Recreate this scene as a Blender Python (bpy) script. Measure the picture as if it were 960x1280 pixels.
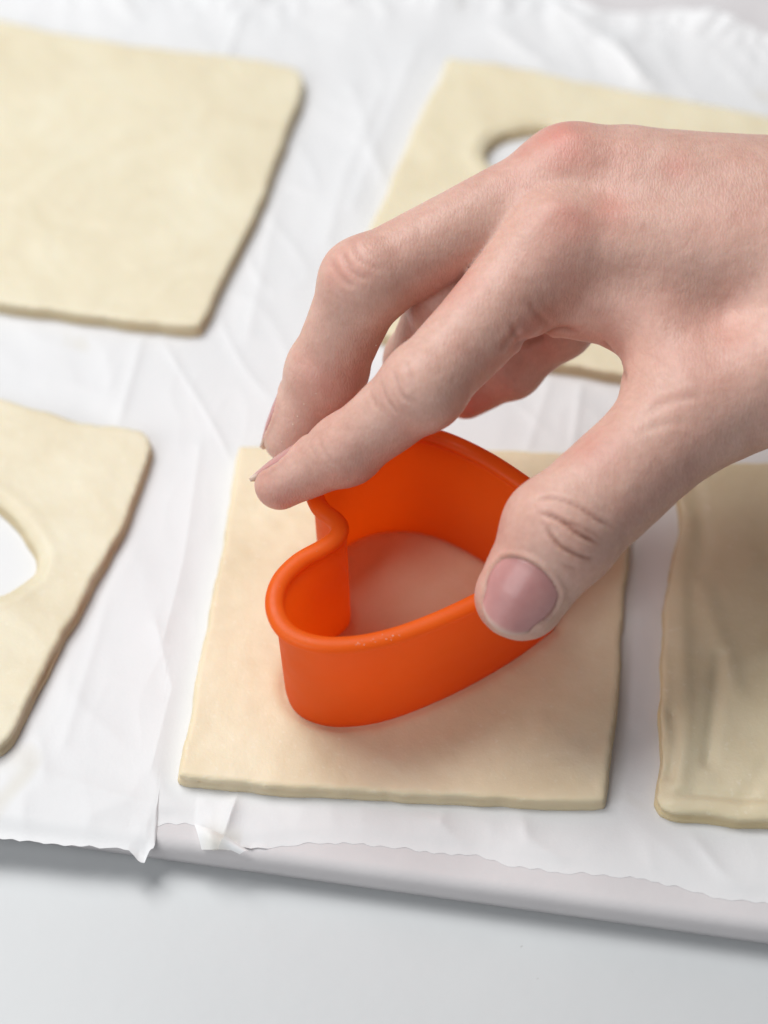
import bpy, math, random
import numpy as np
from mathutils import Vector, Matrix

for o in list(bpy.data.objects): bpy.data.objects.remove(o)
S = bpy.context.scene
COL = S.collection
random.seed(7); RNG = np.random.default_rng(7)

# ------------------------------------------------------------------ camera
# all modelling below is in centimetres; CM turns it into metres
CM = 0.01
F_PX, PITCH, DIST = 2800.0, math.radians(52), 2800/57.0      # px (960 wide), rad, cm
CP, SP = math.cos(PITCH), math.sin(PITCH)
CAM = np.array([0, -DIST*CP, DIST*SP])
FWD = np.array([0, CP, -SP]); UP = np.array([0, SP, CP])
def ray(px, py):
    r = FWD + np.array([1., 0, 0])*((px-480)/F_PX) - UP*((py-640)/F_PX)
    return r/np.linalg.norm(r)
def P(px, py, z=0.0):
    """photo pixel -> point at height z (cm)"""
    r = ray(px, py); t = (z-CAM[2])/r[2]
    return CAM + r*t
cd = bpy.data.cameras.new('camera'); cam = bpy.data.objects.new('camera', cd); COL.objects.link(cam)
cam.location = CAM*CM; cam.rotation_euler = (math.pi/2-PITCH, 0, 0)
cd.sensor_fit = 'HORIZONTAL'; cd.sensor_width = 36; cd.lens = 36*F_PX/960
cd.clip_start = 0.02; cd.clip_end = 30
cd.dof.use_dof = True; cd.dof.focus_distance = 0.445; cd.dof.aperture_fstop = 9.5
S.camera = cam
S.render.resolution_x, S.render.resolution_y = 768, 1024

# ------------------------------------------------------------------ light
W = bpy.data.worlds.new('World'); S.world = W; W.use_nodes = True
bg = W.node_tree.nodes['Background']; bg.inputs[0].default_value = (0.93, 0.96, 1.0, 1); bg.inputs[1].default_value = 0.14
def area(name, loc, target, size, power, color):
    l = bpy.data.lights.new(name, 'AREA'); l.shape = 'RECTANGLE'; l.size, l.size_y = size; l.energy = power; l.color = color
    o = bpy.data.objects.new(name, l); COL.objects.link(o); o.location = loc
    o.rotation_euler = (Vector(target)-Vector(loc)).to_track_quat('-Z', 'Y').to_euler(); return o
area('window_light', (-0.50, 0.58, 1.3), (0.02, 0, 0), (0.9, 0.9), 23, (0.995, 0.99, 0.985))
area('side_fill_light', (-1.1, -0.95, 1.0), (0, 0, 0), (1.3, 1.1), 13, (0.97, 0.985, 1.0))  # added fill lamp at left-front, brightens the near faces; no window there
S.cycles.max_bounces = 16; S.cycles.diffuse_bounces = 8; S.cycles.transmission_bounces = 12
S.view_settings.view_transform = 'Standard'; S.view_settings.look = 'None'
S.view_settings.exposure = 0.0; S.view_settings.gamma = 1.0; S.view_settings.use_curve_mapping = False

# ------------------------------------------------------------------ helpers
def mesh_obj(name, V, Fc, mat=None, parent=None, smooth=True):
    me = bpy.data.meshes.new(name)
    V = np.asarray(V, float)*CM
    me.from_pydata(V.tolist(), [], Fc if isinstance(Fc, list) else Fc.tolist()); me.update()
    if smooth: me.polygons.foreach_set('use_smooth', [True]*len(me.polygons))
    o = bpy.data.objects.new(name, me); COL.objects.link(o)
    if mat: me.materials.append(mat)
    if parent: o.parent = parent
    return o
def tag(o, label=None, cat=None, group=None, kind=None):
    for k, v in (('label', label), ('category', cat), ('group', group), ('kind', kind)):
        if v: o[k] = v
    return o
def empty(name, loc):
    o = bpy.data.objects.new(name, None); COL.objects.link(o); o.location = np.asarray(loc)*CM; o.empty_display_size = 0.01; return o
def keep_world(child, parent):
    child.parent = parent; child.matrix_parent_inverse = Matrix.Translation(-Vector(parent.location))
def fattr(o, name, vals):
    a = o.data.attributes.new(name, 'FLOAT', 'POINT'); a.data.foreach_set('value', np.asarray(vals, np.float32))

_perm = np.random.default_rng(3).permutation(256); _perm = np.concatenate([_perm]*3)
_grad = np.random.default_rng(4).normal(size=(256, 3)); _grad /= np.linalg.norm(_grad, axis=1)[:, None]
def noise(Pt, scale=1.0, seed=0):
    """gradient noise at points (N,3)"""
    Pt = np.asarray(Pt, float)*scale + seed*17.31
    i = np.floor(Pt).astype(int); f = Pt-i; i &= 255
    u = f*f*f*(f*(f*6-15)+10); out = 0
    for dx in (0, 1):
        for dy in (0, 1):
            for dz in (0, 1):
                h = _perm[_perm[_perm[(i[:, 0]+dx) & 255]+((i[:, 1]+dy) & 255)]+((i[:, 2]+dz) & 255)]
                g = _grad[h]; d = f-np.array([dx, dy, dz])
                w = (u[:, 0] if dx else 1-u[:, 0])*(u[:, 1] if dy else 1-u[:, 1])*(u[:, 2] if dz else 1-u[:, 2])
                out = out + w*(g*d).sum(1)
    return out
def n2(x, y, scale, seed): return noise(np.stack([x, y, np.zeros_like(x)], 1), scale, seed)

def surface_nets(fn, lo, hi, h, blk=8):
    """mesh the zero set of fn (points -> signed distance) with a block-sparse grid"""
    lo = np.asarray(lo, float); n = np.ceil((np.asarray(hi)-lo)/h/blk).astype(int)
    B = np.stack(np.meshgrid(*[np.arange(k) for k in n], indexing='ij'), -1).reshape(-1, 3)
    c = lo+(B+0.5)*blk*h; dc = fn(c)
    N = n*blk+1
    G = np.repeat(np.repeat(np.repeat(dc.reshape(n), blk, 0), blk, 1), blk, 2)
    G = np.pad(G, ((0, 1),)*3, mode='edge').astype(np.float32)
    act = B[np.abs(dc) < blk*h*0.5*1.7321*1.35+h*2]
    off = np.stack(np.meshgrid(*[np.arange(blk+1)]*3, indexing='ij'), -1).reshape(-1, 3)
    for s in range(0, len(act), 700):
        idx = (act[s:s+700, None, :]*blk+off[None]).reshape(-1, 3)
        G[idx[:, 0], idx[:, 1], idx[:, 2]] = fn(lo+idx*h)
    ins = G < 0
    cs = np.zeros(tuple(N-1), np.int8); corners = [(a, b, c_) for a in (0, 1) for b in (0, 1) for c_ in (0, 1)]
    sl = lambda A, o: A[o[0]:A.shape[0]-1+o[0], o[1]:A.shape[1]-1+o[1], o[2]:A.shape[2]-1+o[2]]
    for o in corners: cs += sl(ins, o)
    ci = np.argwhere((cs > 0) & (cs < 8)); vid = np.full(tuple(N-1), -1, np.int64); vid[tuple(ci.T)] = np.arange(len(ci))
    acc = np.zeros((len(ci), 3)); cnt = np.zeros(len(ci))
    for a in corners:
        for ax in range(3):
            if a[ax]: continue
            b = list(a); b[ax] = 1
            va = G[tuple((ci+a).T)]; vb = G[tuple((ci+b).T)]
            m = (va < 0) != (vb < 0); t = np.where(m, va/np.where(m, va-vb, 1), 0)
            p = np.array(a, float)[None]+np.zeros((len(ci), 3)); p[:, ax] += t
            acc[m] += p[m]; cnt[m] += 1
    V = lo+(ci+acc/cnt[:, None])*h
    Q = []
    for ax in range(3):
        u, v = (ax+1) % 3, (ax+2) % 3
        s0 = [slice(None)]*3; s1 = [slice(None)]*3
        s0[ax] = slice(0, -1); s1[ax] = slice(1, None)
        e = np.argwhere(ins[tuple(s0)] != ins[tuple(s1)])
        e = e[(e[:, u] > 0) & (e[:, v] > 0) & (e[:, u] < N[u]-1) & (e[:, v] < N[v]-1)]
        du = np.zeros(3, int); du[u] = 1; dv = np.zeros(3, int); dv[v] = 1
        q = np.stack([vid[tuple((e-du-dv).T)], vid[tuple((e-dv).T)], vid[tuple(e.T)], vid[tuple((e-du).T)]], 1)
        flip = ~ins[tuple(e.T)]; q[flip] = q[flip][:, ::-1]; Q.append(q)
    Q = np.concatenate(Q); Q = Q[(Q >= 0).all(1)]
    return V, Q
def smin(a, b, k):
    h = np.maximum(k-np.abs(a-b), 0)/k
    return np.minimum(a, b)-h*h*k*0.25
def cone(X, a, b, ra, rb):
    """tapered capsule"""
    a = np.asarray(a); b = np.asarray(b); ab = b-a
    t = np.clip(((X-a)@ab)/(ab@ab), 0, 1)
    return np.linalg.norm(X-a-t[:, None]*ab, axis=1)-(ra+(rb-ra)*t)
def spline(pts, per=10, closed=True):
    pts = np.asarray(pts, float); n = len(pts); out = []
    for i in range(n if closed else n-1):
        g = (lambda j: pts[j % n]) if closed else (lambda j: pts[min(max(j, 0), n-1)])
        p0, p1, p2, p3 = g(i-1), g(i), g(i+1), g(i+2)
        for k in range(per):
            t = k/per
            out.append(0.5*((2*p1)+(-p0+p2)*t+(2*p0-5*p1+4*p2-p3)*t*t+(-p0+3*p1-3*p2+p3)*t**3))
    if not closed: out.append(pts[-1])
    return np.array(out)
def poly_sdf(x, y, poly):
    d = np.full(len(x), 1e9); ins = np.zeros(len(x), bool); n = len(poly)
    for i in range(n):
        a = poly[i]; b = poly[(i+1) % n]; ex, ey = b-a
        wx, wy = x-a[0], y-a[1]
        t = np.clip((wx*ex+wy*ey)/(ex*ex+ey*ey+1e-12), 0, 1)
        d = np.minimum(d, (wx-ex*t)**2+(wy-ey*t)**2)
        c = ((a[1] > y) != (b[1] > y)) & (x < ex*(y-a[1])/(ey if abs(ey) > 1e-12 else 1e-12)+a[0])
        ins ^= c
    return np.where(ins, -1, 1)*np.sqrt(d)

class Field2D:
    """polygon distance sampled once on a fine grid, then bilinear"""
    def __init__(self, poly, lo, hi, h=0.05):
        self.lo = np.asarray(lo, float)-0.3; self.h = h; n = np.ceil((np.asarray(hi)+0.3-self.lo)/h).astype(int)+2; self.n = n
        gx, gy = np.meshgrid(self.lo[0]+np.arange(n[0])*h, self.lo[1]+np.arange(n[1])*h, indexing='ij')
        self.g = poly_sdf(gx.ravel(), gy.ravel(), poly).reshape(n)
    def __call__(self, x, y):
        u = np.clip((x-self.lo[0])/self.h, 0, self.n[0]-1.001); v = np.clip((y-self.lo[1])/self.h, 0, self.n[1]-1.001)
        i = u.astype(int); j = v.astype(int); a = u-i; b = v-j; g = self.g
        return (g[i, j]*(1-a)+g[i+1, j]*a)*(1-b)+(g[i, j+1]*(1-a)+g[i+1, j+1]*a)*b

# ------------------------------------------------------------------ materials
def new_mat(name):
    m = bpy.data.materials.new(name); m.use_nodes = True
    nt = m.node_tree; return m, nt, nt.nodes['Principled BSDF']
def N(nt, typ, **kw):
    n = nt.nodes.new(typ)
    for k, v in kw.items():
        if hasattr(n, k): setattr(n, k, v)
        else: n.inputs[k].default_value = v
    return n
def noise_node(nt, scale, detail=4, rough=0.55, dist=0.0):
    tc = nt.nodes.get('TC') or nt.nodes.new('ShaderNodeTexCoord'); tc.name = 'TC'
    n = nt.nodes.new('ShaderNodeTexNoise'); n.inputs['Scale'].default_value = scale; n.inputs['Detail'].default_value = detail
    n.inputs['Roughness'].default_value = rough; n.inputs['Distortion'].default_value = dist
    nt.links.new(tc.outputs['Object'], n.inputs['Vector']); return n
def ramp(nt, src, stops):
    r = nt.nodes.new('ShaderNodeValToRGB'); e = r.color_ramp.elements
    while len(e) < len(stops): e.new(0.5)
    for k, (p, c) in enumerate(stops): e[k].position = p; e[k].color = (*c, 1)
    nt.links.new(src, r.inputs[0]); return r
def mixc(nt, fac, a, b, mode='MIX'):
    m = nt.nodes.new('ShaderNodeMix'); m.data_type = 'RGBA'; m.blend_type = mode
    for s, k in ((fac, 0), (a, 6), (b, 7)):
        if hasattr(s, 'links'): nt.links.new(s, m.inputs[k])
        else: m.inputs[k].default_value = s if k == 0 else (*s, 1)
    return m.outputs[2]
def bump(nt, bs, src, strength, dist, prev=None):
    b = nt.nodes.new('ShaderNodeBump'); b.inputs['Strength'].default_value = strength; b.inputs['Distance'].default_value = dist
    nt.links.new(src, b.inputs['Height'])
    if prev: nt.links.new(prev.outputs[0], b.inputs['Normal'])
    nt.links.new(b.outputs[0], bs.inputs['Normal']); return b
def attr(nt, name):
    a = nt.nodes.new('ShaderNodeAttribute'); a.attribute_name = name; return a.outputs['Fac']

def mat_table():
    m, nt, b = new_mat('painted_table'); b.inputs['Roughness'].default_value = 0.42
    n = noise_node(nt, 9, 3); r = ramp(nt, n.outputs[0], [(0.3, (0.52, 0.535, 0.545)), (0.75, (0.555, 0.57, 0.575))])
    s = noise_node(nt, 420, 2); k = ramp(nt, s.outputs[0], [(0.76, (1, 1, 1)), (0.80, (0.72, 0.70, 0.68))])
    nt.links.new(mixc(nt, 1.0, r.outputs[0], k.outputs[0], 'MULTIPLY'), b.inputs['Base Color'])
    bump(nt, b, noise_node(nt, 160, 3).outputs[0], 0.06, 0.001); return m
def mat_tray():
    m, nt, b = new_mat('tray_enamel'); b.inputs['Roughness'].default_value = 0.7
    n = noise_node(nt, 60, 4); r = ramp(nt, n.outputs[0], [(0.3, (0.60, 0.578, 0.586)), (0.7, (0.65, 0.626, 0.632))])
    nt.links.new(r.outputs[0], b.inputs['Base Color'])
    bump(nt, b, noise_node(nt, 900, 3).outputs[0], 0.12, 0.0004); return m
def mat_paper():
    m, nt, b = new_mat('parchment'); b.inputs['Roughness'].default_value = 0.48
    n = noise_node(nt, 28, 5, 0.6); r = ramp(nt, n.outputs[0], [(0.3, (0.84, 0.85, 0.86)), (0.7, (0.88, 0.885, 0.89))])
    # faint butter stains
    g = noise_node(nt, 34, 2, 0.4, 0.6); gr = ramp(nt, g.outputs[0], [(0.68, (0, 0, 0)), (0.76, (1, 1, 1))])
    c = mixc(nt, gr.outputs[0], r.outputs[0], (0.80, 0.785, 0.73))
    nt.links.new(c, b.inputs['Base Color'])
    b1 = bump(nt, b, noise_node(nt, 45, 3, 0.45, 0.3).outputs[0], 0.10, 0.0022)
    b2 = bump(nt, b, noise_node(nt, 1400, 3).outputs[0], 0.10, 0.0003, b1)
    tr = nt.nodes.new('ShaderNodeBsdfTranslucent'); nt.links.new(c, tr.inputs[0])
    mx = nt.nodes.new('ShaderNodeMixShader'); mx.inputs[0].default_value = 0.22
    nt.links.new(b.outputs[0], mx.inputs[1]); nt.links.new(tr.outputs[0], mx.inputs[2])
    nt.links.new(mx.outputs[0], nt.nodes['Material Output'].inputs['Surface']); return m
def mat_dough(name, hue=(1, 1, 1), seed=0.0):
    m, nt, b = new_mat(name); b.inputs['Roughness'].default_value = 0.46
    b.inputs['Specular IOR Level'].default_value = 0.4
    n = noise_node(nt, 38, 6, 0.6, 0.7); h = hue
    r = ramp(nt, n.outputs[0], [(0.28, (0.68*h[0], 0.585*h[1], 0.41*h[2])), (0.5, (0.74*h[0], 0.655*h[1], 0.48*h[2])), (0.72, (0.78*h[0], 0.71*h[1], 0.545*h[2]))])
    f = noise_node(nt, 600, 4, 0.6); fr = ramp(nt, f.outputs[0], [(0.60, (0, 0, 0)), (0.75, (0.45, 0.45, 0.45))])
    c = mixc(nt, fr.outputs[0], r.outputs[0], (0.84, 0.79, 0.66))
    # cut edges: laminated, slightly darker and yellower
    c = mixc(nt, attr(nt, 'edge'), c, (0.62*h[0], 0.48*h[1], 0.27*h[2]))
    nt.links.new(c, b.inputs['Base Color'])
    b.inputs['Subsurface Weight'].default_value = 0.25; b.inputs['Subsurface Radius'].default_value = (1, 0.7, 0.4); b.inputs['Subsurface Scale'].default_value = 0.0025
    b1 = bump(nt, b, noise_node(nt, 120, 4, 0.5, 0.3).outputs[0], 0.20, 0.0012)
    bump(nt, b, noise_node(nt, 1500, 3).outputs[0], 0.12, 0.0003, b1); return m
def mat_plastic():
    m, nt, b = new_mat('orange_plastic'); b.inputs['Roughness'].default_value = 0.38
    n = noise_node(nt, 90, 3); r = ramp(nt, n.outputs[0], [(0.3, (0.95, 0.205, 0.018)), (0.7, (0.97, 0.23, 0.022))])
    d = noise_node(nt, 700, 4, 0.65); dr = ramp(nt, d.outputs[0], [(0.64, (0, 0, 0)), (0.78, (0.28, 0.28, 0.28))])
    c = mixc(nt, dr.outputs[0], r.outputs[0], (0.9, 0.42, 0.2))
    nt.links.new(c, b.inputs['Base Color'])
    b.inputs['Subsurface Weight'].default_value = 0.0
    rr = ramp(nt, noise_node(nt, 260, 4).outputs[0], [(0.3, (0.32,)*3), (0.7, (0.5,)*3)]); nt.links.new(rr.outputs[0], b.inputs['Roughness'])
    bump(nt, b, noise_node(nt, 450, 3).outputs[0], 0.05, 0.0005)
    tr = nt.nodes.new('ShaderNodeBsdfTranslucent'); tr.inputs[0].default_value = (1.0, 0.36, 0.06, 1)
    mx = nt.nodes.new('ShaderNodeMixShader'); mx.inputs[0].default_value = 0.6
    nt.links.new(b.outputs[0], mx.inputs[1]); nt.links.new(tr.outputs[0], mx.inputs[2])
    nt.links.new(mx.outputs[0], nt.nodes['Material Output'].inputs['Surface']); return m
def mat_skin():
    m, nt, b = new_mat('skin'); b.inputs['Roughness'].default_value = 0.47
    n = noise_node(nt, 70, 5, 0.6, 0.4)
    r = ramp(nt, n.outputs[0], [(0.28, (0.575, 0.325, 0.262)), (0.5, (0.63, 0.388, 0.316)), (0.72, (0.67, 0.44, 0.365))])
    s = noise_node(nt, 620, 3, 0.6); sr = ramp(nt, s.outputs[0], [(0.35, (0.95, 0.93, 0.92)), (0.65, (1.03, 1.03, 1.03))])
    c = mixc(nt, 1.0, r.outputs[0], sr.outputs[0], 'MULTIPLY')
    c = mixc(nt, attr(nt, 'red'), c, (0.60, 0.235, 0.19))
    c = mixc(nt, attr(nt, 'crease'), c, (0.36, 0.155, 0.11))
    nt.links.new(c, b.inputs['Base Color'])
    b.inputs['Subsurface Weight'].default_value = 0.35; b.inputs['Subsurface Radius'].default_value = (1.0, 0.34, 0.16); b.inputs['Subsurface Scale'].default_value = 0.0035
    b.inputs['Specular IOR Level'].default_value = 0.42
    # skin relief: long fine furrows across the hand + pores
    tc = nt.nodes['TC']; mp = nt.nodes.new('ShaderNodeMapping'); mp.inputs['Scale'].default_value = (1.5, 0.55, 0.55); mp.inputs['Rotation'].default_value = (0, 0, 0.35)
    nt.links.new(tc.outputs['Object'], mp.inputs[0])
    v = nt.nodes.new('ShaderNodeTexVoronoi'); v.feature = 'DISTANCE_TO_EDGE'; v.inputs['Scale'].default_value = 1000; nt.links.new(mp.outputs[0], v.inputs['Vector'])
    vr = nt.nodes.new('ShaderNodeMapRange'); vr.inputs[1].default_value = 0; vr.inputs[2].default_value = 0.25; nt.links.new(v.outputs['Distance'], vr.inputs[0])
    w = nt.nodes.new('ShaderNodeTexNoise'); w.inputs['Scale'].default_value = 420; w.inputs['Detail'].default_value = 5; nt.links.new(mp.outputs[0], w.inputs['Vector'])
    b0 = bump(nt, b, noise_node(nt, 200, 4).outputs[0], 0.15, 0.0010)
    b1 = bump(nt, b, vr.outputs[0], 0.18, 0.0002, b0)
    bump(nt, b, w.outputs[0], 0.16, 0.0005, b1); return m
def mat_nail():
    m, nt, b = new_mat('nail'); b.inputs['Roughness'].default_value = 0.27
    n = noise_node(nt, 180, 3)
    r = ramp(nt, n.outputs[0], [(0.3, (0.50, 0.235, 0.225)), (0.7, (0.57, 0.29, 0.27))])
    c = mixc(nt, attr(nt, 'free'), r.outputs[0], (0.66, 0.50, 0.41))
    nt.links.new(c, b.inputs['Base Color'])
    b.inputs['Subsurface Weight'].default_value = 0.2; b.inputs['Subsurface Radius'].default_value = (1, 0.4, 0.3); b.inputs['Subsurface Scale'].default_value = 0.0015
    bump(nt, b, noise_node(nt, 500, 3).outputs[0], 0.06, 0.0003); return m
def mat_crumb():
    m, nt, b = new_mat('flour'); b.inputs['Roughness'].default_value = 0.8; n = noise_node(nt, 500, 2)
    r = ramp(nt, n.outputs[0], [(0.3, (0.80, 0.70, 0.55)), (0.7, (0.86, 0.80, 0.68))]); nt.links.new(r.outputs[0], b.inputs['Base Color']); return m

# ------------------------------------------------------------------ the setting: table
Z_TABLE = -0.82
x = np.linspace(-120, 120, 25); y = np.linspace(-90, 150, 25)
gx, gy = np.meshgrid(x, y); V = np.stack([gx.ravel(), gy.ravel(), np.full(gx.size, Z_TABLE)], 1)
Q = [[j*25+i, j*25+i+1, (j+1)*25+i+1, (j+1)*25+i] for j in range(24) for i in range(24)]
tag(mesh_obj('table_top', V, Q, mat_table()), kind='structure')

# ------------------------------------------------------------------ baking tray (slab with rounded edges)
fl, fr = P(190, 1057, -0.1), P(960, 1164, -0.1)
fdir = (fr-fl)[:2]/np.linalg.norm((fr-fl)[:2]); bdir = np.array([-fdir[1], fdir[0]])
BACK = 31.0
def tray_pt(u, v): return fl[:2]+fdir*u+bdir*v           # u along the front edge, v away from it
outline = []
U0, U1, rc = -17.0, 27.0, 1.6
for (cu, cv, a0) in ((U1-rc, rc, -90), (U1-rc, BACK-rc, 0), (U0+rc, BACK-rc, 90), (U0+rc, rc, 180)):
    for k in range(9):
        a = math.radians(a0+k*90/8); outline.append((cu+rc*math.cos(a), cv+rc*math.sin(a)))
outline = np.array(outline); ring = []; TZ = -0.06
prof = [(0.0, TZ)]+[(-0.0, TZ)]
prof = [(1.2, TZ), (0.28, TZ)]+[(0.28-0.28*math.sin(a), TZ-0.28+0.28*math.cos(a)) for a in np.linspace(0.25, 1.45, 6)]+[(0.0, TZ-0.42), (0.06, Z_TABLE+0.10), (0.16, Z_TABLE+0.02), (0.5, Z_TABLE+0.02)]
cen = outline.mean(0); nrm = []
for i in range(len(outline)):
    t = outline[(i+1) % len(outline)]-outline[i-1]; t /= np.linalg.norm(t); nrm.append((-t[1], t[0]))
nrm = np.array(nrm); V = []; Q = []; n = len(outline)
for (off, z) in prof:
    for i in range(n): V.append([*tray_pt(*(outline[i]+nrm[i]*off)), z])
for r in range(len(prof)-1):
    for i in range(n): Q.append([r*n+i, (r+1)*n+i, (r+1)*n+(i+1) % n, r*n+(i+1) % n])
Q.append(list(range(n))); Q.append([(len(prof)-1)*n+i for i in range(n)][::-1])
tray = tag(mesh_obj('baking_tray', V, Q, mat_tray()), 'pale lilac-white flat baking tray with rounded edge under the parchment', 'tray')

# ------------------------------------------------------------------ dough outlines (pixels -> cm on the paper)
DT = 0.34                                                # dough thickness
def poly_px(pts, z): return np.array([P(a, b, z)[:2] for a, b in pts])
O = dict(
 centre=[(299,558),(420,556),(560,560),(680,563),(786,570),(784,680),(776,800),(768,910),(756,1000),(680,1000),(590,995),(480,990),(360,983),(222,970),(240,880),(262,760),(281,660)],
 tl=[(-180,5),(-60,14),(0,24),(60,38),(150,53),(250,66),(330,74),(372,84),(381,96),(372,130),(345,200),(318,270),(285,335),(262,385),(248,407),(215,406),(140,398),(60,386),(0,378),(-100,360),(-240,338)],
 tr=[(562,70),(610,78),(700,94),(800,114),(880,130),(960,144),(1080,166),(1060,260),(1030,380),(1000,500),(900,486),(800,470),(775,466),(712,455),(600,440),(420,408),(442,335),(475,255),(505,190),(535,122)],
 left=[(-210,455),(-100,478),(0,497),(55,512),(100,526),(150,533),(184,541),(189,552),(184,580),(160,640),(125,710),(80,790),(45,860),(12,920),(-8,942),(-40,940),(-150,925),(-330,890)],
 right=[(846,586),(900,577),(960,576),(1080,580),(1230,590),(1240,700),(1235,850),(1225,1042),(1100,1034),(960,1024),(880,1020),(835,1015),(820,1003),(826,960),(829,900),(829,840),(830,760),(842,690),(853,650)])
heart_l = [(-175,560),(-150,592),(-110,605),(-60,602),(-15,622),(12,642),(34,672),(45,694),(40,716),(8,738),(-30,748),(-80,752),(-130,742),(-175,715),(-210,660)]
heart_r = [(612,205),(606,188),(620,170),(650,160),(690,158),(740,176),(790,210),(760,236),(720,255),(690,262),(672,240),(660,222),(640,218)]

ALL_DOUGH = {k: poly_px(v, DT) for k, v in O.items()}
HOLES = {'left': spline(poly_px(heart_l, DT), 6), 'tr': spline(poly_px(heart_r, DT), 6)}

# ------------------------------------------------------------------ parchment paper
def interp_px(pts):
    w = np.array([P(a, b, 0)[:2] for a, b in pts]); o = np.argsort(w[:, 0]); return w[o, 0], w[o, 1]
FE = interp_px([(-260,1030),(-120,1045),(0,1046),(60,1053),(120,1058),(160,1061),(172,1073),(180,1075),(187,1062),(193,1058),(196,1031),(215,1029),(243,1029),(252,1044),(262,1061),(285,1063),(300,1060),(330,1061),(360,1056),(420,1053),(470,1057),(520,1063),(570,1068),(600,1070),(640,1082),(700,1090),(760,1094),(800,1098),(860,1112),(905,1124),(960,1128),(1060,1140),(1300,1165)])
BE = interp_px([(-300,-40),(0,-20),(300,-12),(560,-10),(680,-4),(720,12),(750,24),(800,27),(850,24),(900,34),(960,58),(1060,70),(1300,95)])
def front(x): return np.interp(x, *FE)
def back(x): return np.interp(x, *BE)
CREASES = [  # long fold lines (pixels), height cm, width cm
 ([(182,408),(165,470),(148,530)],.05,.10), ([(728,468),(716,560)],.07,.10), ([(690,470),(660,560)],.05,.14), ([(300,985),(285,1030),(272,1060)],.14,.13),
 ([(150,680),(120,800),(80,930)],.04,.2), ([(470,130),(430,220),(410,300)],.07,.30), ([(520,60),(480,160),(440,260)],.06,.25), ([(560,1000),(550,1030),(580,1060)],.06,.13),
 ([(440,110),(480,230)],.05,.2), ([(650,1010),(660,1050),(700,1075)],.06,.16), ([(300,30),(280,80)],.07,.15), ([(195,780),(215,860),(190,960)],.05,.3), ([(770,60),(800,100)],.16,.2), ([(690,10),(760,60),(815,108)],.14,.25),
 ([(250,560),(230,700),(205,800)],.045,.25), ([(800,640),(790,900)],.05,.2), ([(860,1040),(900,1090),(935,1118)],.06,.2), ([(30,960),(110,985),(200,1010)],.05,.3), ([(620,40),(680,80)],.09,.25), ([(345,250),(330,330),(310,420)],.05,.3)]
def paper_height(x, y):
    # broad waves, ridged crumple and single folds
    z = 0.035*n2(x, y, 0.28, 1)+0.028*n2(x*1.4+y*0.25, y*0.45, 0.8, 2)
    r = 1-np.abs(n2(x*1.2+0.5*y, y*0.5, 0.55, 5))*3.2; z += 0.020*np.clip(r, 0, 1)**3
    r = 1-np.abs(n2(x+0.2*y, y*0.6-0.5*x, 1.1, 8))*3.2; z += 0.005*np.clip(r, 0, 1)**3
    for pts, h, w in CREASES:
        pl = np.array([P(a, b, 0)[:2] for a, b in pts]); d = np.full(len(x), 1e9)
        for a, b in zip(pl[:-1], pl[1:]):
            e = b-a; t = np.clip(((x-a[0])*e[0]+(y-a[1])*e[1])/(e@e), 0, 1); d = np.minimum(d, np.hypot(x-a[0]-e[0]*t, y-a[1]-e[1]*t))
        z += 0.75*h*np.exp(-d/w)
    near = np.full(len(x), 9.0)
    for k, pl in ALL_DOUGH.items(): near = np.minimum(near, poly_sdf(x, y, pl))
    keep = np.clip((near+0.05)/0.55, 0, 1); z *= keep*keep*(3-2*keep)
    # the far border is crumpled and lifts before it drops over the back of the tray
    db = back(x)-y; s = np.clip(1-db/2.6, 0, 1); z += s*s*(0.32+0.30*n2(x, y, 0.55, 11)+0.25*np.abs(n2(x, y, 1.5, 12)))
    # anything past the tray's front edge sags
    u = x-fl[0]; v = (np.stack([x, y], 1)-fl[:2])@bdir
    sag = np.clip(0.18-v, 0, 2); z -= np.minimum(sag*sag*1.2+sag*0.1, 0.45)
    z = np.maximum(z*np.clip(0.15+(y-front(x))/0.8, 0.15, 1)-0.035*np.clip(1-(y-front(x))/0.8, 0, 1), -0.045-10*(v < 0.2))
    e = np.clip(1-(y-front(x))/0.35, 0, 1)*(v > 0.25); return z*(1-e)+(TZ+0.007)*e
xs = np.unique(np.concatenate([np.linspace(-13, 16, 420), np.interp(np.linspace(0, 1, 90), [0, 1], [P(160,1050)[0], P(310,1050)[0]])]))
vs = np.concatenate([np.linspace(0, 0.12, 40)[:-1], np.linspace(0.12, 1, 330)])
ser = 0.085*np.abs(((xs*2.6+0.9*n2(xs, xs*0, 1.3, 31)) % 1)-0.5)+0.10*n2(xs, xs*0, 1.1, 32)*np.clip(xs+7, 0, 1)+0.035*n2(xs, xs*0, 5, 33)
yf = front(xs)+ser; yb = back(xs)+0.12*n2(xs, xs*0, 1.7, 34)
X = np.repeat(xs[None], len(vs), 0); Y = yf[None]+(yb-yf)[None]*vs[:, None]
Xf, Yf = X.ravel(), Y.ravel(); Z = paper_height(Xf, Yf)
nx, nv = len(xs), len(vs); ii = np.arange(nx-1)[None]+np.arange(nv-1)[:, None]*nx
Q = np.stack([ii, ii+1, ii+nx+1, ii+nx], -1).reshape(-1, 4)
M_PAPER = mat_paper()
paper = tag(mesh_obj('parchment_sheet', np.stack([Xf, Yf, Z], 1), Q, M_PAPER), 'wrinkled white parchment sheet with torn front edge lining the tray', 'parchment')
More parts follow.
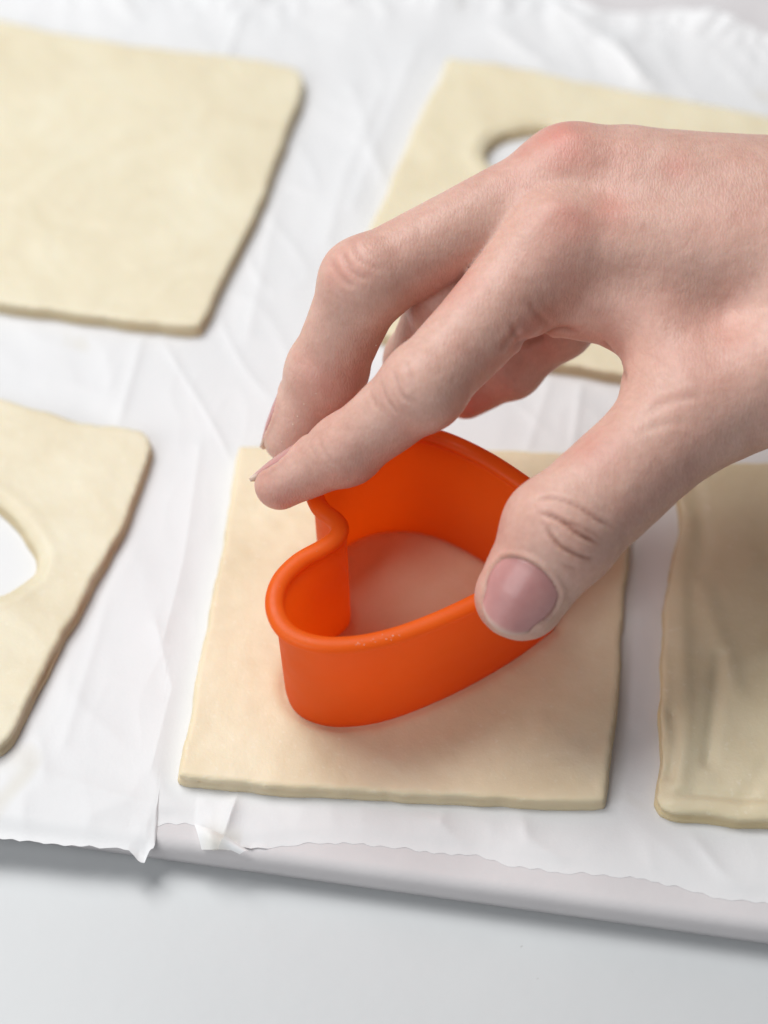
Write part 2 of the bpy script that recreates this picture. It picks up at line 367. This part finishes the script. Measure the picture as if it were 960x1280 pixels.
# small torn flaps standing at the tear
def flap(pts, name='torn_flap'):
    # pts: (px, py, z) rows of a small curved strip, two rows of equal length
    a, b = [spline([P(*q) for q in r], 6, False) for r in pts]; k = len(a); rows = [a+(b-a)*t+np.array([0, 0, 0.06])*math.sin(math.pi*t) for t in np.linspace(0, 1, 7)]
    V = np.concatenate(rows); Qf = [[r*k+i, r*k+i+1, (r+1)*k+i+1, (r+1)*k+i] for r in range(6) for i in range(k-1)]
    o = mesh_obj(name, V, Qf, M_PAPER); o.parent = paper; return o
flap([[(243,1030,.03),(262,1036,.12),(281,1045,.04)], [(252,1062,-.02),(264,1062,.04),(276,1060,.02)]])
flap([[(281,1044,.22),(296,1054,.10),(312,1064,.05)], [(272,1062,.02),(286,1062,.05),(300,1068,.02)]])

# ------------------------------------------------------------------ dough sheets
def dough(name, key, label, hue, seed, wav=1.0, cut=None, extra=None):
    pl = ALL_DOUGH[key].copy(); hole = HOLES.get(key)
    # finer outline with rounded corners and an uneven cut
    per = np.concatenate([[0], np.cumsum(np.linalg.norm(np.roll(pl, -1, 0)-pl, axis=1))])
    t = np.linspace(0, per[-1], int(per[-1]/0.25), endpoint=False); q = np.vstack([pl, pl[:1]])
    fine = np.stack([np.interp(t, per, q[:, 0]), np.interp(t, per, q[:, 1])], 1)
    fine = fine+np.stack([n2(fine[:, 0], fine[:, 1], 0.9, seed), n2(fine[:, 0], fine[:, 1], 0.9, seed+1)], 1)*0.10*wav
    fine = fine+np.stack([n2(fine[:, 0], fine[:, 1], 2.3, seed+7), n2(fine[:, 0], fine[:, 1], 2.3, seed+8)], 1)*0.05
    lo = [max(fine[:, 0].min(), -12.5)-0.4, fine[:, 1].min()-0.4, -0.2]; hi = [min(fine[:, 0].max(), 14)+0.4, fine[:, 1].max()+0.4, DT+0.5]
    F1 = Field2D(fine, lo[:2], hi[:2]); F2 = Field2D(hole, lo[:2], hi[:2]) if hole is not None else None
    def relief(x, y):
        z = DT+0.05*wav*n2(x, y, 0.35, seed+2)+0.022*wav*n2(x, y, 1.1, seed+3)+0.010*n2(x, y, 3.0, seed+4)
        return z+extra(x, y) if extra is not None else z
    FT = Field2D.__new__(Field2D); FT.lo, FT.h, FT.n = F1.lo, F1.h, F1.n
    gx, gy = np.meshgrid(FT.lo[0]+np.arange(FT.n[0])*FT.h, FT.lo[1]+np.arange(FT.n[1])*FT.h, indexing='ij'); FT.g = relief(gx.ravel(), gy.ravel()).reshape(FT.n)
    FS = Field2D.__new__(Field2D); FS.lo, FS.h, FS.n = F1.lo, F1.h, F1.n; FS.g = (0.15+0.05*n2(gx.ravel(), gy.ravel(), 0.8, seed+6)).reshape(FT.n)
    def fn(X):
        d2 = F1(X[:, 0], X[:, 1])
        if F2: d2 = np.maximum(d2, -F2(X[:, 0], X[:, 1]))
        top = FT(X[:, 0], X[:, 1])
        # laminated cut face: a seam half way up, the lower sheet a little prouder
        zz = X[:, 2]; seam = FS(X[:, 0], X[:, 1])
        d2 = d2+(0.03 if key == 'centre' else 0.07)*np.exp(-((zz-seam)/0.03)**2)-0.035*(zz < seam)+0.03*noise(X, 2.4, seed+5)
        dz = np.maximum(zz-top, -0.06-zz); r = 0.05
        a, b = d2+r, dz+r
        return np.minimum(np.maximum(a, b), 0)+np.hypot(np.maximum(a, 0), np.maximum(b, 0))-r
    V, Q = surface_nets(fn, lo, hi, 0.062)
    o = mesh_obj(name, V, Q, mat_dough('dough_'+key, hue, seed))
    d2 = F1(V[:, 0], V[:, 1])
    if F2: d2 = np.maximum(d2, -F2(V[:, 0], V[:, 1]))
    e = np.clip((d2+0.10)/0.08, 0, 1)*np.clip((DT-0.04-V[:, 2])/0.12, 0, 1)
    fattr(o, 'edge', e*(0.25 if key == 'centre' else 0.6))
    return tag(o, label, 'dough', 'pastry sheets on the parchment')
def fold_extra(x, y):           # pinched, folded-over border of the sheet at the right
    z = 0
    for pts, h, w in (([(862,650),(850,720),(852,800),(858,900),(848,985)],.10,.13), ([(900,820),(893,880),(885,950)],-.12,.10), ([(875,730),(900,800),(920,860)],.07,.14), ([(840,1003),(900,1006),(1000,1014)],.07,.10), ([(850,990),(920,995),(1000,1000)],-.08,.06), ([(840,890),(846,930),(838,970)],-.07,.06), ([(925,640),(935,720)],.05,.3), ([(960,950),(930,1000)],-.05,.12), ([(870,600),(880,680),(868,740)],-.06,.12)):
        pl = poly_px(pts, DT); d = np.full(len(x), 1e9)
        for a, b in zip(pl[:-1], pl[1:]):
            e = b-a; t = np.clip(((x-a[0])*e[0]+(y-a[1])*e[1])/(e@e), 0, 1); d = np.minimum(d, np.hypot(x-a[0]-e[0]*t, y-a[1]-e[1]*t))
        z = z+0.6*h*np.exp(-(d/(1.5*w))**2)
    return z
def hole_extra(key):
    h = HOLES[key]
    def f(x, y):
        d = poly_sdf(x, y, h); return 0.022*np.exp(-((d-0.3)/0.2)**2)-0.13*np.clip(1-np.abs(d)/0.28, 0, 1)*(0.6+0.8*n2(x, y, 0.9, 77))
    return f
RIM = [(428,652),(425,667),(406,682),(376,699),(353,724),(347,754),(361,782),(395,797),(440,798),(490,788),(545,768),(600,742),(658,709),(704,676),(712,667),(707,657),(690,632),(650,600),(600,568),(545,544),(495,537),(445,547),(410,572),(395,601),(403,628),(419,641)]
Z_RIM = 3.45; Z_CUT = 0.12
rim_w = np.array([P(a, b, Z_RIM)[:2] for a, b in RIM])
CUT_C = rim_w.mean(0)
def press_extra(x, y):          # dough dips where the cutter bites
    d = np.abs(poly_sdf(x, y, spline(rim_w*0.965+CUT_C*0.035, 4))); return -0.10*np.exp(-(d/0.16)**2)
dough('dough_sheet', 'centre', 'pastry square being cut by the orange heart cutter', (1.0, 0.97, 0.93), 41, 0.8, extra=press_extra)
dough('dough_sheet', 'tl', 'uncut flat pastry square with a layered side edge', (0.98, 1.0, 1.0), 51, 0.8)
dough('dough_sheet', 'tr', 'pastry square with a cut-out hole partly hidden behind the hand', (0.99, 1.0, 0.98), 61, 1.2, extra=hole_extra('tr'))
dough('dough_sheet', 'left', 'pastry square with a pointed heart hole showing parchment through it', (0.97, 0.98, 0.98), 71, 1.0, extra=hole_extra('left'))
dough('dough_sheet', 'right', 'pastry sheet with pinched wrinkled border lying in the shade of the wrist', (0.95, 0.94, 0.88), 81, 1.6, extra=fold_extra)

# ------------------------------------------------------------------ heart cookie cutter
def resample(c, n):
    q = np.vstack([c, c[:1]]); per = np.concatenate([[0], np.cumsum(np.linalg.norm(np.diff(q, axis=0), axis=1))])
    t = np.linspace(0, per[-1], n, endpoint=False); return np.stack([np.interp(t, per, q[:, 0]), np.interp(t, per, q[:, 1])], 1)
hc = resample(spline(rim_w, 12), 320)
for _ in range(3): hc = 0.5*hc+0.25*(np.roll(hc, 1, 0)+np.roll(hc, -1, 0))
tn = np.roll(hc, -2, 0)-np.roll(hc, 2, 0); tn /= np.linalg.norm(tn, axis=1)[:, None]; hn = np.stack([tn[:, 1], -tn[:, 0]], 1)
if ((hc-CUT_C)*hn).sum() < 0: hn = -hn
M_PL = mat_plastic()
cutter = empty('cookie_cutter', (*CUT_C, Z_CUT))
tag(cutter, 'orange plastic heart-shaped cookie cutter pressed into the dough', 'cookie cutter')
def sweep(name, prof):
    V = []; n = len(hc)
    for off, z, tp in prof:
        c = hc*(1-tp)+CUT_C*tp+hn*off; V += [[a, b, z] for a, b in c]
    k = len(prof); Q = [[r*n+i, r*n+(i+1) % n, ((r+1) % k)*n+(i+1) % n, ((r+1) % k)*n+i] for r in range(k) for i in range(n)]
    o = mesh_obj(name, V, Q, M_PL); keep_world(o, cutter); return o
zs = np.linspace(Z_CUT, Z_RIM-0.12, 12); tap = lambda z: 0.050*(Z_RIM-z)/(Z_RIM-Z_CUT)
sweep('wall', [(0.075-0.03*(i == 0), z, tap(z)) for i, z in enumerate(zs)]+[(-0.075+0.03*(i == 11), z, tap(z)) for i, z in enumerate(zs[::-1])])
rp = []
for a in np.linspace(0, 2*math.pi, 20, endpoint=False):   # rolled lip, wider than it is high
    rp.append((0.06+0.19*math.cos(a)*abs(math.cos(a))**-0.15 if abs(math.cos(a)) > 1e-6 else 0.055, Z_RIM-0.14+0.135*math.sin(a), 0.0))
sweep('rim', rp)

# ------------------------------------------------------------------ the hand
SK = dict(
 index=[(690,308,7.1),(530,484,6.2),(432,562,4.75),(350,606,3.85)],
 middle=[(710,224,7.3),(456,352,6.8),(407,466,4.7),(362,547,3.4)],
 ring=[(785,230,7.0),(558,372,5.9),(522,450,3.9),(512,495,2.6)],
 pinky=[(840,255,6.2),(700,408,4.6),(640,462,3.7),(583,496,2.8)],
 thumb=[(870,512,5.5),(701,664,4.75),(651,744,3.8)])
RAD = dict(index=[.98,.79,.66,.50], middle=[.95,.83,.77,.55], ring=[.85,.72,.64,.54], pinky=[.75,.62,.55,.48], thumb=[1.10,1.04,.85])
J = {k: [P(*q) for q in v] for k, v in SK.items()}
BASE = dict(index=P(1130,338,7.0), middle=P(1140,288,7.2), ring=P(1145,250,6.9), pinky=P(1145,225,6.3))
CMC = P(1085,415,6.3)
WR = [P(1235,365,6.8), P(1235,255,6.8)]; FO = [np.array([20.0, WR[0][1]-0.1, 7.4]), np.array([20.0, WR[1][1]+0.3, 7.4])]
def finger(X, k):
    j, r = J[k], RAD[k]; d = None
    for i in range(len(j)-1):
        c = cone(X, j[i], j[i+1], r[i], r[i+1]); d = c if d is None else smin(d, c, 0.28)
    for i in range(1, len(j)-1):           # joint swelling and fleshy pads between joints
        d = smin(d, np.linalg.norm(X-j[i], axis=1)-r[i]*1.03, 0.2)
    return d
def mid(a, b, t): return np.asarray(a)*(1-t)+np.asarray(b)*t
def palm(X):
    d = None
    for k, ra, rb in (('index', 1.02, .90), ('middle', 1.0, .90), ('ring', .98, .86), ('pinky', .95, .80)):
        c = cone(X, BASE[k], J[k][0], ra, rb); d = c if d is None else smin(d, c, 1.2)
    dn = np.array([0.1, -0.1, -1.0])
    for a, b, ra, rb in ((mid(BASE['middle'], BASE['ring'], .5)+dn*.7, mid(J['middle'][0], J['ring'][0], .5)+dn*.55+np.array([1.2,0,0]), 1.25, .9),
                         (BASE['pinky']+dn*.6, J['pinky'][0]+dn*.5+np.array([.9,0,0]), 1.2, .8)):
        d = smin(d, cone(X, a, b, ra, rb), 0.7)
    th = smin(cone(X, CMC, J['thumb'][0], 1.45, 1.16), cone(X, CMC+np.array([-.4,.5,-.7]), mid(CMC, J['thumb'][0], .75)+np.array([-.1,.35,-.55]), 1.3, .9), 0.6)
    th = smin(th, finger(X, 'thumb'), 0.35)
    d = smin(d, th, 1.1)
    # first web space
    d = smin(d, cone(X, P(824,403,6.2), P(849,488,5.6), .84, .84), 0.8)
    # fleshy fold under the index knuckle
    d = smin(d, cone(X, P(694,372,6.3), P(770,384,6.2), .74, .74), 0.5)
    # knuckle heads
    for k, s in (('index', .80), ('middle', .80), ('ring', .72)):
        d = smin(d, np.linalg.norm(X-(J[k][0]+np.array([.05,0,.14])), axis=1)-s, 0.5)
    w = smin(cone(X, WR[0], FO[0], 1.75, 2.3), cone(X, WR[1], FO[1], 1.75, 2.3), 1.6)
    w = smin(w, smin(cone(X, CMC, WR[0], 1.5, 1.7), cone(X, BASE['pinky'], WR[1], 1.2, 1.7), 1.0), 1.0)
    return smin(d, w, 1.2)
def hand_sdf(X):
    p = palm(X); d = None
    for k, kk in (('index', .55), ('middle', .55), ('ring', .5), ('pinky', .5)):
        c = smin(p, finger(X, k), kk); d = c if d is None else smin(d, c, 0.06)
    return d
V, Q = surface_nets(hand_sdf, (-4, -7.5, 1.2), (22.6, 7.5, 10.4), 0.055)
def hits(pp):
    R = np.array([ray(*q) for q in pp]); t = np.full(len(R), 28.0)
    for _ in range(70): d = hand_sdf(CAM+R*t[:, None]); t = np.minimum(t+d*0.85, 70)
    return [CAM+r*q if e < 0.01 else None for r, q, e in zip(R, t, d)]
def sgrad(X, e=0.02):
    g = np.stack([hand_sdf(X+np.eye(3)[i]*e)-hand_sdf(X-np.eye(3)[i]*e) for i in range(3)], 1)
    return g/np.maximum(np.linalg.norm(g, axis=1), 1e-9)[:, None]
NRM = np.zeros_like(V); fn_ = np.cross(V[Q[:, 2]]-V[Q[:, 0]], V[Q[:, 3]]-V[Q[:, 1]])
for i in range(4): np.add.at(NRM, Q[:, i], fn_)
NRM /= np.maximum(np.linalg.norm(NRM, axis=1), 1e-12)[:, None]

# folds of the skin, traced on the surface: (pixels, depth cm, width cm, redness)
FOLDS = [
 ([(668,626),(690,622),(720,632),(748,650),(770,662)],.030,.045,.55), ([(672,640),(700,650),(725,668),(752,682)],.045,.05,.9), ([(680,655),(700,682),(728,696),(742,698)],.035,.045,.8), ([(700,652),(728,660),(756,676)],.02,.04,.5), ([(700,705),(722,712)],.015,.05,.3),
 ([(425,310),(440,338),(462,350)],.026,.06,.25), ([(412,322),(425,345),(445,360)],.016,.06,.2), ([(440,302),(456,325),(478,338)],.014,.06,.2),
 ([(492,462),(500,490),(515,505)],.028,.05,.15), ([(476,476),(484,500),(500,520)],.028,.05,.15), ([(462,488),(472,512)],.024,.05,.15), ([(506,448),(516,475)],.014,.05,.15),
 ([(398,545),(408,568),(420,582)],.012,.05,.12), ([(388,556),(398,575)],.010,.05,.1),
 ([(640,432),(668,424),(700,412),(728,418)],.05,.10,.5), ([(624,440),(640,420),(650,405)],.03,.08,.25), ([(690,412),(672,392),(660,376)],.022,.07,.2), ([(650,425),(636,400)],.02,.06,.2),
 ([(752,425),(772,448),(784,478)],.03,.08,.35), ([(800,520),(840,500),(880,495)],.014,.08,.1), ([(790,545),(830,530),(860,528)],.012,.08,.1)]
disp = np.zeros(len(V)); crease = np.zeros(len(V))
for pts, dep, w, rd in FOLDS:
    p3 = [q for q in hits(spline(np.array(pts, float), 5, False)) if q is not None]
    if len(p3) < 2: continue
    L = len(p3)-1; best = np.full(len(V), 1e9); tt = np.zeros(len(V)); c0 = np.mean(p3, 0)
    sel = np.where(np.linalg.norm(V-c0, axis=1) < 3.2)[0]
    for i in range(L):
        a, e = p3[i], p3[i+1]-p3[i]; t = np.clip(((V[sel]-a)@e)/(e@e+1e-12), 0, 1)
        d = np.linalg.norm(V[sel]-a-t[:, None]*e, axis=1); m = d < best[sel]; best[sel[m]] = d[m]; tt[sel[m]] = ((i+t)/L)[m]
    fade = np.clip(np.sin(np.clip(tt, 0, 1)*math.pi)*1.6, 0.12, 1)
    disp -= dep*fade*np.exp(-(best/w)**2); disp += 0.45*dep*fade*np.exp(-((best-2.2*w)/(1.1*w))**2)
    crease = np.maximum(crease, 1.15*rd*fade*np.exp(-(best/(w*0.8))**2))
# tendons and soft unevenness
disp += 0.035*noise(V, 0.7, 3)+0.018*noise(V, 1.7, 5)+0.006*noise(V, 4.5, 6)
for a, b, h, w in ((J['index'][0], BASE['index'], .05, .30), (J['middle'][0], BASE['middle'], .05, .30)):
    e = b-a; t = np.clip(((V-a)@e)/(e@e), 0, 1); q = V-a-t[:, None]*e; q = q-np.outer(q@np.array([0,0,1.]), [0,0,1.]); d = np.linalg.norm(q, axis=1)
    disp += h*np.exp(-(d/w)**2)*(V[:, 2] > 6.8)*np.clip(1-t*1.3, 0, 1)
# rosy places
RED = [(700,172,.9,.55),(660,190,.6,.35),(715,275,.55,.38),(760,262,.5,.3),(690,285,.45,.3),(845,212,.35,.35),(660,420,.7,.35),(765,445,.6,.35),(735,560,.5,.3),(430,330,.6,.22),(570,360,.6,.3),(335,570,.7,.5),(345,625,.7,.35),(590,520,1.0,.55),(400,480,.8,.25),(700,330,.9,.15),(890,420,.9,.15),(620,640,.5,.2)]
red = np.zeros(len(V))
for (px, py, rr, s), h in zip(RED, hits([q[:2] for q in RED])):
    if h is not None: red = np.maximum(red, s*np.exp(-(np.linalg.norm(V-h, axis=1)/rr)**2*1.2))
red = np.clip(1.25*red*(1+0.9*noise(V, 1.6, 9))+0.25*np.clip(noise(V, 0.9, 14), 0, 1), 0, 0.85)
# nail beds: press the skin down under each nail
NAILS = dict(thumb=(P(668,727,0), None), index=None, middle=None)
def nail(k, dorsal, s0, s1, half, lift, free, wob=0.0):
    a, b = J[k][-2], J[k][-1]; ax = (b-a)/np.linalg.norm(b-a); Lq = np.linalg.norm(b-a); r = RAD[k][-1]
    dv = np.asarray(dorsal, float); dv = dv-ax*(dv@ax); dv /= np.linalg.norm(dv); sd = np.cross(ax, dv)
    nu, nw = 25, 21; pts = []; fr_ = []
    for i in range(nu):
        u = i/(nu-1)
        for jj in range(nw):
            w = jj/(nw-1)*2-1
            s = s0+(s1-s0)*u
            s += (s1-s0)*0.20*(w*w)*max(0, 1-2*u)       # rounded cuticle
            s -= (s1-s0)*0.16*(abs(w)**2.4)*max(0, (u-.5)*2)        # rounded free edge
            ang = w*half*(0.86+0.14*math.sin(math.pi*min(1, u*1.2)))
            dirv = dv*math.cos(ang)+sd*math.sin(ang); o = a+ax*(s*Lq)
            pts.append((o, dirv, s)); fr_.append(u)
    Oq = np.array([p[0] for p in pts]); Dq = np.array([p[1] for p in pts]); T = np.full(len(pts), 0.05)
    for _ in range(30): T -= np.clip(hand_sdf(Oq+Dq*T[:, None]), -0.4, 0.4)*0.8
    T = T.reshape(nu, nw)
    # past the end of the bone the plate continues straight instead of wrapping round the tip
    Sg = np.array([p[2] for p in pts]).reshape(nu, nw)
    for jj in range(nw):
        ok = Sg[:, jj] <= 0.98; last = np.where(ok)[0].max(); sl = (T[last, jj]-T[max(last-5, 0), jj])/max(Sg[last, jj]-Sg[max(last-5, 0), jj], 1e-6)
        for i in range(last+1, nu): T[i, jj] = T[last, jj]+(min(sl, 0)-0.16)*(Sg[i, jj]-Sg[last, jj])
    top = np.array([pts[i*nw+jj][0]+pts[i*nw+jj][1]*(T[i, jj]+lift*(0.1+0.9*min(1, 3.5*i/(nu-1)))*(1-0.55*abs(jj/(nw-1)*2-1)**4)) for i in range(nu) for jj in range(nw)])
    bot = np.array([pts[i*nw+jj][0]+pts[i*nw+jj][1]*(T[i, jj]+lift-0.075) for i in range(nu) for jj in range(nw)])
    Vn = np.concatenate([top, bot]); m = nu*nw; Qn = []
    for i in range(nu-1):
        for jj in range(nw-1):
            q = [i*nw+jj, i*nw+jj+1, (i+1)*nw+jj+1, (i+1)*nw+jj]; Qn.append(q); Qn.append([v+m for v in q][::-1])
    bd = [jj for jj in range(nw)]+[i*nw+nw-1 for i in range(1, nu)]+[(nu-1)*nw+jj for jj in range(nw-2, -1, -1)]+[i*nw for i in range(nu-2, 0, -1)]
    for i in range(len(bd)): p_, q_ = bd[i], bd[(i+1) % len(bd)]; Qn.append([q_, p_, p_+m, q_+m])
    fv = np.clip((np.array(fr_*2)-free)/0.07, 0, 1)
    # groove round the nail in the skin
    global disp, crease
    Tg = top.reshape(nu, nw, 3); k3 = 4
    def up(A, ax):
        A = np.moveaxis(A, ax, 0); n_ = len(A); t = np.linspace(0, n_-1, (n_-1)*k3+1); i0 = np.minimum(t.astype(int), n_-2); f_ = (t-i0).reshape(-1, *[1]*(A.ndim-1))
        return np.moveaxis(A[i0]*(1-f_)+A[i0+1]*f_, 0, ax)
    Tg = up(up(Tg, 0), 1); mu, mw = Tg.shape[:2]; D_ = Tg.reshape(-1, 3)
    eu = np.minimum(np.arange(mu)/(mu-1), 1.0)[:, None]+np.zeros((mu, mw)); uu = eu.ravel()
    isb = np.zeros((mu, mw), bool); isb[0] = True; isb[:, 0] = isb[:, -1] = True; ib = np.where(isb.ravel())[0]
    sel = np.where(np.linalg.norm(V-top.mean(0), axis=1) < 1.5)[0]
    for c in range(0, len(sel), 500):
        q = sel[c:c+500]; dd = np.linalg.norm(V[q][:, None]-D_[None], axis=2); di = dd.min(1)
        db = dd[:, ib]; kb = db.argmin(1); dm = db.min(1); wu = np.clip((0.92-uu[ib][kb])/0.25, 0, 1)
        inside = np.clip(1-di/0.05, 0, 1)*np.clip(dm/0.06, 0, 1)
        disp[q] -= 0.06*inside
        disp[q] += 0.040*np.exp(-((dm-0.09)/0.06)**2)*wu*(1-inside)
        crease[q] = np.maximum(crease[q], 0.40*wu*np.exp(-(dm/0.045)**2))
    return Vn, Qn, fv
view = -ray(655, 750)
NL = [nail('thumb', view+np.array([-0.05, 0.0, 0.0]), 0.46, 1.46, math.radians(49), 0.028, 0.93),
      nail('index', np.array([-0.45, 0.8, 0.42]), 0.45, 1.34, math.radians(48), 0.02, 0.86),
      nail('middle', np.array([-0.75, 0.65, 0.2]), 0.45, 1.34, math.radians(48), 0.02, 0.86)]
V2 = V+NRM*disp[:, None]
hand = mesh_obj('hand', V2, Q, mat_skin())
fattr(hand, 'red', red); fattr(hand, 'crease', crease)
tag(hand, 'bare hand with fingertips and thumb pressing the orange cutter down', 'hand')
M_NAIL = mat_nail()
for Vn, Qn, fv in NL:
    o = mesh_obj('fingernail', Vn, Qn, M_NAIL); fattr(o, 'free', fv); o.parent = hand

# ------------------------------------------------------------------ flour specks and dough crumbs on the cutter rim and paper
def speck_mesh(spots):
    V = []; Q = []
    for p, r in spots:
        b = len(V); k = RNG.normal(size=(6, 3))*0.18
        for d, j in zip(((1,0,0),(-1,0,0),(0,1,0),(0,-1,0),(0,0,1),(0,0,-1)), k): V.append(np.asarray(p)+r*(np.array(d)*np.array([1.2,1,0.6])+j))
        Q += [[b+i for i in t] for t in ((0,2,4),(2,1,4),(1,3,4),(3,0,4),(2,0,5),(1,2,5),(3,1,5),(0,3,5))]
    return V, Q
sp = []
for i in list(RNG.integers(0, 320, 26)):
    sp.append((np.array([*(hc[i]+hn[i]*RNG.uniform(-.02, .16)), Z_RIM-0.02+RNG.uniform(-.01, .01)]), RNG.uniform(.004, .012)))
for px, py in ((483,797),(488,794),(492,795),(452,802),(460,803),(448,806),(470,800)):
    sp += [(P(px+RNG.normal()*5, py+RNG.normal()*2.5, Z_RIM-0.01), RNG.uniform(.005, .016)) for _ in range(3)]
for q in hits([(372,520),(380,505),(360,540),(368,548),(352,552),(395,492),(418,470),(470,432),(435,600),(650,790),(612,775),(617,785),(690,722),(366,530)]):
    if q is not None: sp.append((q, RNG.uniform(.008, .016)))
Vs, Qs = speck_mesh(sp)
tag(mesh_obj('flour_specks', Vs, Qs, mat_crumb(), smooth=False), 'tiny pale flour specks clinging to the cutter and fingers', 'flour', kind='stuff')
